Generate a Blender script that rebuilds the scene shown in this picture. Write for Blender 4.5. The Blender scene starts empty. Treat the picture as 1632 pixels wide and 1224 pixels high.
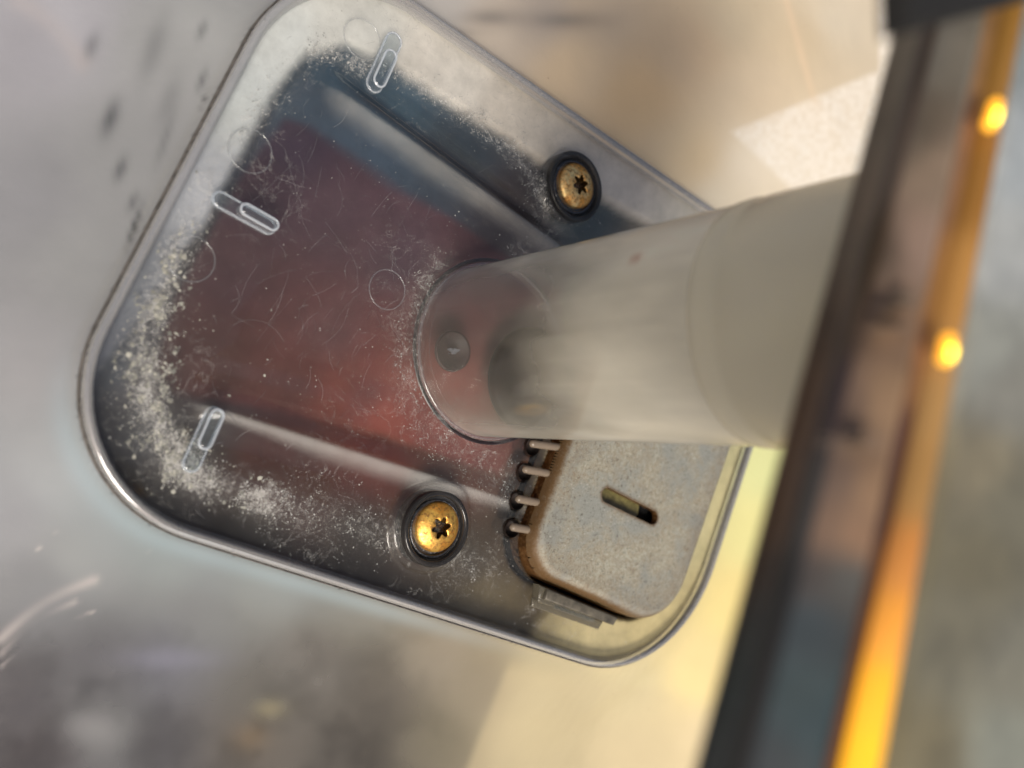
import bpy, bmesh, math, random
import numpy as np
from mathutils import Vector, Matrix
random.seed(7); rng = np.random.default_rng(11)
sc = bpy.context.scene
COL = sc.collection
# ------------------------------------------------------------------ camera (metres; the tray floor is z = 0)
FPX, W, H = 1250.0, 1632.0, 1224.0
T = math.radians(38); DIST = 0.125
CH = DIST*math.cos(T)
CAM = np.array([0, 0, CH]); S_, C_ = math.sin(T), math.cos(T)
cam = bpy.data.cameras.new('camera'); camo = bpy.data.objects.new('camera', cam); COL.objects.link(camo)
right = Vector((C_, 0, S_)); up = Vector((0, 1, 0)); back = Vector((-S_, 0, C_))
camo.matrix_world = Matrix(((right.x, up.x, back.x, 0), (right.y, up.y, back.y, 0), (right.z, up.z, back.z, CH), (0, 0, 0, 1)))
cam.sensor_width = 36; cam.lens = 36*FPX/W; cam.clip_start = 0.004; cam.clip_end = 100
cam.dof.use_dof = True; cam.dof.focus_distance = 0.115; cam.dof.aperture_fstop = 15
sc.camera = camo
# ------------------------------------------------------------------ daylight
SUN_EL, SUN_AZ = math.radians(50), math.radians(230)     # azimuth counter-clockwise from +X
w = bpy.data.worlds.new('World'); sc.world = w; w.use_nodes = True
nt = w.node_tree; bg = nt.nodes['Background']
sky = nt.nodes.new('ShaderNodeTexSky'); sky.sky_type = 'NISHITA'; sky.sun_disc = False
sky.sun_elevation = SUN_EL; sky.sun_rotation = math.radians(90) - SUN_AZ
sky.dust_density = 7.0; sky.air_density = 1.0
nt.links.new(sky.outputs[0], bg.inputs[0]); bg.inputs[1].default_value = 0.09
sl = bpy.data.lights.new('sun', 'SUN'); sl.energy = 2.7; sl.angle = math.radians(22); sl.color = (1, .935, .85)
so = bpy.data.objects.new('sun', sl); COL.objects.link(so)
sd = Vector((math.cos(SUN_EL)*math.cos(SUN_AZ), math.cos(SUN_EL)*math.sin(SUN_AZ), math.sin(SUN_EL)))
so.rotation_euler = sd.to_track_quat('Z', 'Y').to_euler()
sc.view_settings.view_transform = 'Standard'; sc.view_settings.look = 'None'
sc.view_settings.exposure = 0.12; sc.view_settings.gamma = 1
sc.render.engine = 'CYCLES'
sc.cycles.max_bounces = 10; sc.cycles.transparent_max_bounces = 16; sc.cycles.caustics_reflective = False; sc.cycles.caustics_refractive = False
GAIN = 0.95          # how bright a white surface renders; turns seen colours into base colours

# ------------------------------------------------------------------ helpers
def P(px, py, z=0.0):
    d = np.array([S_*FPX + C_*(px-W/2), (H/2-py), -C_*FPX + S_*(px-W/2)])
    t = (z-CH)/d[2]
    return Vector((d[0]*t, d[1]*t, z))
def to_px(x, y, z):
    dep = x*S_ + (CH-z)*C_; r = x*C_ + (z-CH)*S_
    return W/2 + FPX*r/dep, H/2 - FPX*y/dep
def lin(c):
    c = np.asarray(c, float)/255.0
    return np.where(c <= .04045, c/12.92, ((c+.055)/1.055)**2.4)
def alb(c, g=None): return np.clip(lin(c)/(g or GAIN), 0.003, .85)
def sdf(poly, X, Y):                      # signed distance, negative inside
    poly = np.asarray(poly, float); n = len(poly)
    d = np.full(X.shape, 1e18); inside = np.zeros(X.shape, bool)
    for i in range(n):
        a = poly[i]; b = poly[(i+1) % n]; e = b-a
        wx, wy = X-a[0], Y-a[1]
        t = np.clip((wx*e[0]+wy*e[1])/(e@e+1e-18), 0, 1)
        d = np.minimum(d, (wx-e[0]*t)**2+(wy-e[1]*t)**2)
        if abs(b[1]-a[1]) > 1e-12:
            c = ((a[1] <= Y) & (b[1] > Y)) | ((b[1] <= Y) & (a[1] > Y))
            xi = a[0]+(Y-a[1])*e[0]/e[1]
            inside ^= c & (X < xi)
    d = np.sqrt(d); return np.where(inside, -d, d)
def sstep(a, b, x):
    t = np.clip((x-a)/(b-a), 0, 1); return t*t*(3-2*t)
def field(samples, U, V, power=3.2):
    num = np.zeros(U.shape+(3,)); den = np.zeros(U.shape)
    for (u, v, c) in samples:
        wgt = 1/((U-u)**2+(V-v)**2+500)**(power/2)
        num += wgt[..., None]*lin(c); den += wgt
    return num/den[..., None]
def vnoise(U, V, s, seed=0):
    r = np.random.default_rng(seed); g = r.random((64, 64))
    u, v = U/s, V/s; iu, iv = np.floor(u).astype(int), np.floor(v).astype(int); fu, fv = u-iu, v-iv
    fu = fu*fu*(3-2*fu); fv = fv*fv*(3-2*fv)
    G = lambda a, b: g[a % 64, b % 64]
    return (G(iu, iv)*(1-fu)+G(iu+1, iv)*fu)*(1-fv)+(G(iu, iv+1)*(1-fu)+G(iu+1, iv+1)*fu)*fv
def fbm(U, V, s, seed=0, o=4):
    a = 0; k = 1; t = 0
    for i in range(o): a = a+k*vnoise(U, V, s/2**i, seed+i); t += k; k *= .55
    return a/t
def px_poly(pts, z=0.0): return [tuple(P(x, y, z))[:2] for x, y in pts]
def round_poly(pts, rad, n=10):
    out = []; N = len(pts)
    for i in range(N):
        p = Vector(pts[i][:2]); a = Vector(pts[i-1][:2])-p; b = Vector(pts[(i+1) % N][:2])-p
        r = rad[i] if isinstance(rad, (list, tuple)) else rad
        h = a.angle(b)/2; d = min(r/math.tan(h), a.length*.49, b.length*.49); r2 = d*math.tan(h)
        a.normalize(); b.normalize(); c = p+(a+b).normalized()*(r2/math.sin(h))
        s = p+a*d-c; e = p+b*d-c; a0 = math.atan2(s.y, s.x); a1 = math.atan2(e.y, e.x)
        da = (a1-a0+math.pi) % (2*math.pi)-math.pi
        for k in range(n+1):
            t = a0+da*k/n; out.append((c.x+r2*math.cos(t), c.y+r2*math.sin(t)))
    return out
def link(name, me, mat, parent=None):
    o = bpy.data.objects.new(name, me); COL.objects.link(o)
    if mat: me.materials.append(mat)
    if parent: o.parent = parent
    return o
def from_np(name, co, faces, mat, parent=None, smooth=True, attrs=None):
    me = bpy.data.meshes.new(name)
    co = np.asarray(co, np.float32); faces = np.asarray(faces, np.int32)
    me.vertices.add(len(co)); me.vertices.foreach_set('co', co.ravel())
    nf, k = faces.shape
    me.loops.add(nf*k); me.loops.foreach_set('vertex_index', faces.ravel())
    me.polygons.add(nf); me.polygons.foreach_set('loop_start', np.arange(0, nf*k, k, dtype=np.int32))
    me.polygons.foreach_set('loop_total', np.full(nf, k, np.int32))
    me.update(calc_edges=True); me.validate()
    if smooth: me.polygons.foreach_set('use_smooth', np.ones(nf, bool))
    for nm, arr in (attrs or {}).items():
        if arr.ndim == 2:
            a = me.attributes.new(nm, 'FLOAT_COLOR', 'POINT'); a.data.foreach_set('color', np.c_[arr, np.ones(len(arr))].astype(np.float32).ravel())
        else:
            a = me.attributes.new(nm, 'FLOAT', 'POINT'); a.data.foreach_set('value', arr.astype(np.float32))
    return link(name, me, mat, parent)
def sheet(name, x0, x1, y0, y1, st, hfun, keep, mat, parent=None, attrs=None, snap=None):
    xs = np.arange(x0, x1, st); ys = np.arange(y0, y1, st); nx, ny = len(xs), len(ys)
    X, Y = np.meshgrid(xs, ys, indexing='ij'); K = keep(X, Y)
    if snap is not None:                        # pull the border vertices onto the outline
        d = sdf(OUT, X, Y)-snap; m = np.abs(d) < st*.75; xm, ym = X[m], Y[m]; h = 1e-6
        for _ in range(2):
            dm = sdf(OUT, xm, ym)-snap; gx = (sdf(OUT, xm+h, ym)-sdf(OUT, xm-h, ym))/(2*h); gy = (sdf(OUT, xm, ym+h)-sdf(OUT, xm, ym-h))/(2*h)
            xm = xm-gx*dm; ym = ym-gy*dm
        X = X.copy(); Y = Y.copy(); X[m] = xm; Y[m] = ym; K = K | m
    Z = hfun(X, Y)
    idx = np.arange(nx*ny).reshape(nx, ny)
    q = np.stack([idx[:-1, :-1], idx[1:, :-1], idx[1:, 1:], idx[:-1, 1:]], -1).reshape(-1, 4)
    kf = (K[:-1, :-1] & K[1:, :-1] & K[1:, 1:] & K[:-1, 1:]).ravel(); q = q[kf]
    used = np.unique(q); rm = np.full(nx*ny, -1); rm[used] = np.arange(len(used)); q = rm[q]
    co = np.stack([X, Y, Z], -1).reshape(-1, 3)[used]
    at = {k: f(co[:, 0], co[:, 1], co[:, 2]) for k, f in (attrs or {}).items()}
    return from_np(name, co, q, mat, parent, True, at)
def tag(o, label=None, cat=None, group=None, kind=None):
    for k, v in (('label', label), ('category', cat), ('group', group), ('kind', kind)):
        if v: o[k] = v
    return o
def empty(name, loc=(0, 0, 0), **k):
    o = bpy.data.objects.new(name, None); COL.objects.link(o); o.location = loc; o.empty_display_size = .005
    tag(o, **k); bpy.context.view_layer.update(); return o
def child(o, parent):
    o.parent = parent; o.location = Vector(o.location)-parent.location; return o
def lathe(name, prof, mat, parent=None, seg=64, loc=(0, 0, 0), attrs=None, close=False):
    co = []; f = []
    n = len(prof)
    for (r, z) in prof:
        for k in range(seg):
            a = 2*math.pi*k/seg; co.append((r*math.cos(a), r*math.sin(a), z))
    for i in range(n-1 if not close else n):
        j = (i+1) % n
        for k in range(seg): f.append((i*seg+k, i*seg+(k+1) % seg, j*seg+(k+1) % seg, j*seg+k))
    co = np.array(co); at = {k: fn(co) for k, fn in (attrs or {}).items()}
    o = from_np(name, co, f, mat, None, True, at)
    o.location = loc
    if parent: child(o, parent)
    return o
def prism(name, poly, z0, z1, mat, parent=None, bev=0.0, seg=3, smooth=True, zf=None):
    bm = bmesh.new()
    vs = [bm.verts.new((x, y, z0)) for x, y in poly]
    f = bm.faces.new(vs)
    r = bmesh.ops.extrude_face_region(bm, geom=[f]); 
    top = [v for v in r['geom'] if isinstance(v, bmesh.types.BMVert)]
    for v in top: v.co.z = z1
    bmesh.ops.recalc_face_normals(bm, faces=bm.faces)
    if bev:
        es = [e for e in bm.edges if all(abs(v.co.z-z1) < 1e-9 for v in e.verts)]
        bmesh.ops.bevel(bm, geom=es, offset=bev, segments=seg, affect='EDGES', profile=.5)
    me = bpy.data.meshes.new(name); bm.to_mesh(me); bm.free()
    if smooth:
        for p in me.polygons: p.use_smooth = True
        try: me.set_sharp_from_angle(angle=math.radians(50))
        except Exception: pass
    o = link(name, me, mat, None)
    if parent: child(o, parent)
    return o
def stadium(a, b, r, n=8):
    a, b = Vector(a[:2]), Vector(b[:2]); d = (b-a).normalized(); out = []
    t0 = math.atan2(d.y, d.x)
    for k in range(n+1):
        t = t0-math.pi/2+math.pi*k/n; out.append((b.x+r*math.cos(t), b.y+r*math.sin(t)))
    for k in range(n+1):
        t = t0+math.pi/2+math.pi*k/n; out.append((a.x+r*math.cos(t), a.y+r*math.sin(t)))
    return out
# ------------------------------------------------------------------ materials
def new_mat(name):
    m = bpy.data.materials.new(name); m.use_nodes = True; n = m.node_tree; n.nodes.clear()
    out = n.nodes.new('ShaderNodeOutputMaterial'); return m, n, out
def N(n, typ, **k):
    x = n.nodes.new(typ)
    for a, b in k.items(): setattr(x, a, b)
    return x
def noise(n, scale, detail=4, rough=.6, dist=0.0, vec=None):
    tc = N(n, 'ShaderNodeTexCoord'); t = N(n, 'ShaderNodeTexNoise')
    t.inputs['Scale'].default_value = scale; t.inputs['Detail'].default_value = detail
    t.inputs['Roughness'].default_value = rough; t.inputs['Distortion'].default_value = dist
    n.links.new(tc.outputs['Object'], t.inputs['Vector']); return t
def ramp(n, src, a, b, va=0.0, vb=1.0):
    r = N(n, 'ShaderNodeMapRange'); r.inputs[1].default_value = a; r.inputs[2].default_value = b
    r.inputs[3].default_value = va; r.inputs[4].default_value = vb
    n.links.new(src, r.inputs[0]); return r.outputs[0]
def math_(n, op, a, b):
    m = N(n, 'ShaderNodeMath', operation=op)
    for i, v in enumerate((a, b)):
        if isinstance(v, (int, float)): m.inputs[i].default_value = v
        else: n.links.new(v, m.inputs[i])
    return m.outputs[0]
def mixc(n, fac, a, b, mode='MIX'):
    m = N(n, 'ShaderNodeMix', data_type='RGBA', blend_type=mode)
    for i, v in ((0, fac), (6, a), (7, b)):
        if isinstance(v, (int, float)): m.inputs[i].default_value = v
        elif isinstance(v, (tuple, list, np.ndarray)): m.inputs[i].default_value = (*[float(q) for q in v[:3]], 1)
        else: n.links.new(v, m.inputs[i])
    return m.outputs[2]
def attr(n, name, fac=False):
    a = N(n, 'ShaderNodeAttribute', attribute_name=name); return a.outputs['Fac' if fac else 'Color']
def bump(n, h, strength, dist, nrm=None):
    b = N(n, 'ShaderNodeBump'); b.inputs['Strength'].default_value = strength; b.inputs['Distance'].default_value = dist
    n.links.new(h, b.inputs['Height'])
    if nrm: n.links.new(nrm, b.inputs['Normal'])
    return b.outputs[0]
def principled(name, col, rough=.4, metal=0.0, nscale=0, namt=0.0, bscale=0, bamt=0.0, spec=.5, coat=0.0, emis=None, es=0.0, alpha=None):
    m, n, out = new_mat(name); p = N(n, 'ShaderNodeBsdfPrincipled')
    p.inputs['Base Color'].default_value = (*[float(c) for c in col[:3]], 1)
    if nscale:
        t = noise(n, nscale, 5, .65)
        c = mixc(n, ramp(n, t.outputs[0], .35, .7), [q*(1-namt) for q in col[:3]], [min(q*(1+namt), 1) for q in col[:3]])
        n.links.new(c, p.inputs['Base Color'])
    p.inputs['Roughness'].default_value = rough; p.inputs['Metallic'].default_value = metal
    p.inputs['Specular IOR Level'].default_value = spec; p.inputs['Coat Weight'].default_value = coat
    if bscale:
        t = noise(n, bscale, 4, .6); n.links.new(bump(n, t.outputs[0], bamt, .0004), p.inputs['Normal'])
    if emis is not None:
        p.inputs['Emission Color'].default_value = (*emis, 1); p.inputs['Emission Strength'].default_value = es
    n.links.new(p.outputs[0], out.inputs[0]); return m
def clear_plastic(name, tint=(1, 1, 1), rough=.08, milk=.0, milk_col=(.5, .5, .5), milk_attr=None, dust_attr=None, dust_scale=900, ior=1.49, facing=0.0, bscale=0, bamt=0, wisps=False, col_attr=None, trans=0.0, haze_attr=None):
    """thin clear plastic wall: passes light, reflects by Fresnel, with a milky or dusty scattering share"""
    m, n, out = new_mat(name)
    tr = N(n, 'ShaderNodeBsdfTransparent'); tr.inputs[0].default_value = (*tint, 1)
    df = N(n, 'ShaderNodeBsdfDiffuse'); df.inputs[0].default_value = (*[float(c) for c in milk_col], 1)
    tl = N(n, 'ShaderNodeBsdfTranslucent'); tl.inputs[0].default_value = df.inputs[0].default_value
    if col_attr: n.links.new(attr(n, col_attr), df.inputs[0]); n.links.new(attr(n, col_attr), tl.inputs[0])
    dfo = df.outputs[0]
    if trans:
        mt = N(n, 'ShaderNodeMixShader'); mt.inputs[0].default_value = trans; n.links.new(df.outputs[0], mt.inputs[1]); n.links.new(tl.outputs[0], mt.inputs[2]); dfo = mt.outputs[0]
    gl = N(n, 'ShaderNodeBsdfGlossy'); gl.inputs['Roughness'].default_value = rough
    fr = N(n, 'ShaderNodeFresnel'); geo = N(n, 'ShaderNodeNewGeometry')      # thin wall: same reflectance from both sides
    n.links.new(ramp(n, geo.outputs['Backfacing'], 0, 1, ior, 1/ior), fr.inputs[0])
    fac = None
    if milk_attr: fac = attr(n, milk_attr, True)
    if dust_attr:
        a = attr(n, dust_attr, True)
        t = noise(n, dust_scale, 6, .75, .6); t2 = noise(n, dust_scale*.22, 3, .6)
        th = math_(n, 'SUBTRACT', .93, math_(n, 'MULTIPLY', a, .30))
        d = math_(n, 'SUBTRACT', math_(n, 'ADD', math_(n, 'MULTIPLY', t.outputs[0], .7), math_(n, 'MULTIPLY', t2.outputs[0], .35)), math_(n, 'MULTIPLY', th, .85))
        d = ramp(n, d, 0, .07); d = math_(n, 'MULTIPLY', d, .55)
        film = math_(n, 'MULTIPLY', a, .075)
        t5 = noise(n, 700, 6, .72, 2.2); t6 = noise(n, 2600, 3, .7, 1.0)       # smears and clumps
        sm = ramp(n, math_(n, 'ADD', t5.outputs[0], math_(n, 'MULTIPLY', a, .17)), .60, .78, 0, .42)
        sm = math_(n, 'MULTIPLY', sm, ramp(n, t6.outputs[0], .35, .6, .35, 1)); sm = math_(n, 'MULTIPLY', sm, ramp(n, a, .15, .8, .12, 1))
        fac = math_(n, 'MAXIMUM', math_(n, 'MAXIMUM', d, film), sm)
        if wisps:
            t3 = noise(n, 170, 5, .6, 1.6); ab = math_(n, 'ABSOLUTE', math_(n, 'SUBTRACT', t3.outputs[0], .5), 0)
            wv = ramp(n, ab, .0, .012, .22, 0); t4 = noise(n, 60, 2, .5); wv = math_(n, 'MULTIPLY', wv, ramp(n, t4.outputs[0], .45, .62))
            fac = math_(n, 'MAXIMUM', fac, wv)
    if fac is not None and haze_attr: fac = math_(n, 'MAXIMUM', fac, attr(n, haze_attr, True))
    if fac is None: fac = milk
    if facing:
        lw = N(n, 'ShaderNodeLayerWeight'); lw.inputs[0].default_value = .5
        g = math_(n, 'MULTIPLY', math_(n, 'POWER', lw.outputs['Facing'], 3), facing)
        fac = math_(n, 'ADD', fac, g)
    mx = N(n, 'ShaderNodeMixShader'); n.links.new(tr.outputs[0], mx.inputs[1]); n.links.new(dfo, mx.inputs[2])
    if isinstance(fac, (int, float)): mx.inputs[0].default_value = fac
    else: n.links.new(math_(n, 'MINIMUM', fac, 1.0), mx.inputs[0])
    m2 = N(n, 'ShaderNodeMixShader'); n.links.new(fr.outputs[0], m2.inputs[0]); n.links.new(mx.outputs[0], m2.inputs[1]); n.links.new(gl.outputs[0], m2.inputs[2])
    if bscale:
        t = noise(n, bscale, 4, .6); b = bump(n, t.outputs[0], bamt, .0005)
        for s in (gl, fr, df): n.links.new(b, s.inputs['Normal'])
    n.links.new(m2.outputs[0], out.inputs[0]); return m
def painted(name, a='col', rough=.5, spec=.4, fine=500, famt=.25, bscale=0, bamt=0, emit=None, metal=0.0):
    m, n, out = new_mat(name); p = N(n, 'ShaderNodeBsdfPrincipled')
    t = noise(n, fine, 5, .7); f = ramp(n, t.outputs[0], .3, .7, 1-famt, 1+famt)
    mul = N(n, 'ShaderNodeVectorMath', operation='SCALE'); n.links.new(attr(n, a), mul.inputs[0]); n.links.new(f, mul.inputs['Scale'])
    n.links.new(mul.outputs[0], p.inputs['Base Color']); p.inputs['Roughness'].default_value = rough
    p.inputs['Specular IOR Level'].default_value = spec; p.inputs['Metallic'].default_value = metal
    if bscale:
        t = noise(n, bscale, 4, .6); n.links.new(bump(n, t.outputs[0], bamt, .0004), p.inputs['Normal'])
    if emit:
        n.links.new(attr(n, emit), p.inputs['Emission Color']); p.inputs['Emission Strength'].default_value = 1.0
    n.links.new(p.outputs[0], out.inputs[0]); return m
M = {}
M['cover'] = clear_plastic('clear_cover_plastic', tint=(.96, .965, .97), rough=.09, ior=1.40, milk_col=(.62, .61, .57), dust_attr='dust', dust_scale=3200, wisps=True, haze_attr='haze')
M['rim'] = clear_plastic('clear_rim_plastic', tint=(.85, .85, .86), rough=.05, milk=.36, milk_col=(.56, .55, .54), ior=2.3, facing=.2)
M['rib'] = clear_plastic('clear_rib_plastic', tint=(.93, .95, .96), rough=.04, milk=.02, milk_col=(.8, .85, .88), ior=1.4, facing=.3)
M['ribrim'] = clear_plastic('rib_edge_plastic', tint=(.95, .97, 1), rough=.05, milk=.36, milk_col=(.8, .84, .88), ior=1.8, facing=.5)
M['ribfaint'] = clear_plastic('rib_foot_plastic', tint=(.93, .95, .97), rough=.08, milk=.26, milk_col=(.7, .74, .78), ior=1.5, facing=.4)
M['ring'] = clear_plastic('pin_mark_plastic', tint=(.95, .95, .95), rough=.1, milk=.07, milk_col=(.6, .62, .62))
M['base'] = painted('tinted_base_plastic', rough=.45, spec=.15, fine=260, famt=.14)
M['boss'] = clear_plastic('smoky_boss_plastic', tint=(.30, .30, .31), rough=.16, milk=.22, milk_col=(.09, .085, .08), ior=1.42)
M['washer'] = principled('black_washer', (.02, .02, .022), .25, 0, 1400, .8, 1800, .5, coat=.4)

# ------------------------------------------------------------------ outlines (points in the photograph laid onto the tray plane)
tray_pts = px_poly([(489, -112), (28, 770), (1070, 1099), (1285, 440)])
def fillet_r(i, start):
    p = Vector(tray_pts[i]); a = Vector(tray_pts[i-1])-p; b = Vector(tray_pts[(i+1) % 4])-p
    return (Vector(P(*start)[:2])-p).length*math.tan(a.angle(b)/2)
OUT = round_poly(tray_pts, [fillet_r(0, (398, 62)), fillet_r(1, (160, 518)), fillet_r(2, (930, 1055)), fillet_r(3, (1215, 392))], 18)
DARK = px_poly([(498, 75), (560, 66), (640, 100), (740, 165), (830, 222), (905, 275), (1010, 335), (1080, 372), (1200, 450), (1230, 560), (1170, 700),
                (1000, 830), (900, 950), (840, 1050), (700, 1040), (300, 900), (60, 720), (190, 560), (262, 470), (335, 350), (395, 240), (440, 150)])
PANEL = px_poly([(470, 175), (520, 190), (640, 275), (790, 375), (920, 460), (900, 600), (820, 760), (640, 700), (500, 665), (400, 645), (290, 625), (262, 580), (290, 470), (345, 370), (400, 270)])
PLATE = round_poly(px_poly([(958, 545), (826, 905), (1062, 1008), (1216, 560)], .002), [.003, .0075, .0110, .003], 14)
def crease_d(a, b, X, Y, z=0.0):
    a = P(*a, z); b = P(*b, z); e = np.array([b.x-a.x, b.y-a.y]); L = np.hypot(*e); e = e/L
    s = (X-a.x)*e[0]+(Y-a.y)*e[1]; t = -(X-a.x)*e[1]+(Y-a.y)*e[0]
    return s, t, L
def notch_field(X, Y):
    d = sdf(PLATE, X, Y)-.0006
    for (u, v) in ((848, 712), (836, 752), (824, 798), (816, 842)):
        q = P(u, v); d = np.minimum(d, np.hypot(X-q.x, Y-q.y)-.0014)
    return d
TB = P(786, 560)                                      # tube base centre
TR = 0.0134
def cover_h(X, Y):
    d = sdf(OUT, X, Y)
    z = np.zeros(X.shape)
    # moulded valley line above, and soft ridge below the red panel
    s, t, L = crease_d((520, 105), (905, 395), X, Y)
    fade = sstep(-.002, .004, s)*(1-sstep(L-.006, L+.004, s))
    z += fade*(-.0011*np.exp(-((t-.0012)/.0014)**2)+.0010*np.exp(-((t+.0016)/.0018)**2))
    s, t, L = crease_d((300, 640), (800, 795), X, Y)
    fade = sstep(-.002, .006, s)*(1-sstep(L-.006, L+.004, s))
    z += fade*.0017*np.exp(-(t/.0021)**2)
    # shallow crowned panel
    z += .0012*sstep(.0, -.008, sdf(PANEL, X, Y))
    # rounded drop towards the rim and a raised lip inside it
    z += -.0006*sstep(-.010, -.0022, d)
    for (u, v, r) in ((905, 300, .0058), (686, 838, .0062)):
        q = P(u, v); z += .0009*sstep(r+.0012, r, np.hypot(X-q.x, Y-q.y))
    nd = notch_field(X, Y); z = z-.0045*sstep(.0003, -.0003, nd)
    z += .00007*(fbm(X*1e4, Y*1e4, 90, 5)-.5)
    return z
def dust_a(x, y, z):
    u, v = to_px(x, y, z); d = -sdf(OUT, x, y)*1e4     # px-like units inside the rim
    a = .18+.25*fbm(u, v, 160, 3)
    def band(pts, wd, amp):
        m = np.zeros(u.shape)
        for (p, q) in zip(pts[:-1], pts[1:]):
            p = np.array(p, float); q = np.array(q, float); e = q-p
            t = np.clip(((u-p[0])*e[0]+(v-p[1])*e[1])/(e@e), 0, 1)
            m = np.maximum(m, np.exp(-(((u-p[0]-e[0]*t)**2+(v-p[1]-e[1]*t)**2)/wd**2)))
        return amp*m
    k = .6+.8*fbm(u, v, 45, 9)
    a += k*band([(330, 300), (270, 440), (225, 560), (240, 660), (290, 740)], 36, .74)
    a += k*band([(290, 740), (420, 795)], 30, .5)
    a += k*band([(420, 800), (560, 830), (780, 900)], 45, .45)
    a += k*band([(510, 80), (640, 120), (760, 190), (840, 260), (870, 330)], 22, .6)
    a += k*band([(700, 420), (645, 520), (655, 620)], 30, .45)
    a += k*band([(820, 400), (880, 370)], 20, .4)
    a += k*band([(720, 700), (780, 760)], 55, .5)
    a += k*band([(370, 230), (470, 110)], 30, .5)
    a += k*band([(290, 740), (330, 780)], 25, .5)
    return np.clip(a, 0, 1.25)

def haze_a(x, y, z):                          # bright reflections painted as pale haze along the moulded crests
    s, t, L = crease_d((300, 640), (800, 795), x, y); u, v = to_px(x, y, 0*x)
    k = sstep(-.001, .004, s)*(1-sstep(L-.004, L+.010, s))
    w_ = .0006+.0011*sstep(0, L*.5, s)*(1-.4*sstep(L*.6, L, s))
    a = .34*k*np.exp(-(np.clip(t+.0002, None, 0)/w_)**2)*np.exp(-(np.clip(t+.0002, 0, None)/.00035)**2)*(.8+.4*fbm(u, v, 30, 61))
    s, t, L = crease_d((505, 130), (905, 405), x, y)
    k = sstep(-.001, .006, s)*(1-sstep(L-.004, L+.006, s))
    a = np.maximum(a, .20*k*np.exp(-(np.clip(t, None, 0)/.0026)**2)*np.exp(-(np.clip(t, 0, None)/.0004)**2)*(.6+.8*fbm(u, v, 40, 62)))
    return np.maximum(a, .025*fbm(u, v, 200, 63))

# ------------------------------------------------------------------ GROUND seen blurred through the clear parts
shell_samples = [(50, 60, (176, 172, 180)), (120, 30, (196, 192, 200)), (40, 300, (158, 157, 161)), (150, 420, (170, 170, 168)), (50, 560, (170, 168, 170)), (250, 60, (184, 184, 180)),
    (330, 30, (190, 190, 185)), (200, 250, (172, 172, 170)), (90, 760, (168, 172, 174)), (20, 820, (150, 152, 158)), (130, 880, (150, 155, 155)), (260, 880, (142, 150, 148)),
    (60, 940, (128, 130, 135)), (30, 1120, (95, 90, 95)), (70, 1190, (90, 82, 85)), (150, 1060, (110, 108, 112)), (160, 1160, (128, 128, 128)), (260, 1060, (122, 122, 132)),
    (260, 1180, (95, 92, 95)), (330, 980, (130, 132, 132)), (420, 950, (140, 142, 136)), (400, 1180, (118, 106, 90)), (420, 1110, (118, 112, 100)), (500, 1050, (125, 118, 108)), (560, 980, (130, 124, 110)),
    (600, 1120, (110, 102, 90)), (560, 1200, (95, 88, 78)), (700, 1040, (140, 130, 112)), (700, 1180, (120, 112, 92)), (760, 1090, (134, 124, 104)),
    (880, 1090, (172, 162, 132)), (850, 1180, (180, 168, 134)), (1000, 1100, (196, 184, 146)), (1000, 1200, (186, 172, 138)), (1120, 1080, (214, 196, 142)), (1130, 1180, (200, 184, 148)),
    (1180, 960, (220, 202, 138)), (1210, 850, (212, 206, 144)), (1225, 740, (206, 208, 150)), (1260, 650, (200, 204, 150)),
    (700, 10, (186, 180, 172)), (780, 60, (196, 182, 164)), (860, 20, (176, 164, 150)), (950, 20, (192, 174, 150)), (920, 110, (216, 192, 158)), (1020, 150, (222, 190, 146)), (1100, 80, (204, 180, 148)),
    (1100, 250, (214, 192, 156)), (1180, 30, (196, 180, 152)), (1200, 150, (206, 188, 160)), (1280, 60, (200, 182, 152)), (1330, 30, (200, 188, 166)), (1200, 260, (218, 206, 184)), (1150, 330, (216, 204, 180))]
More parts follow.
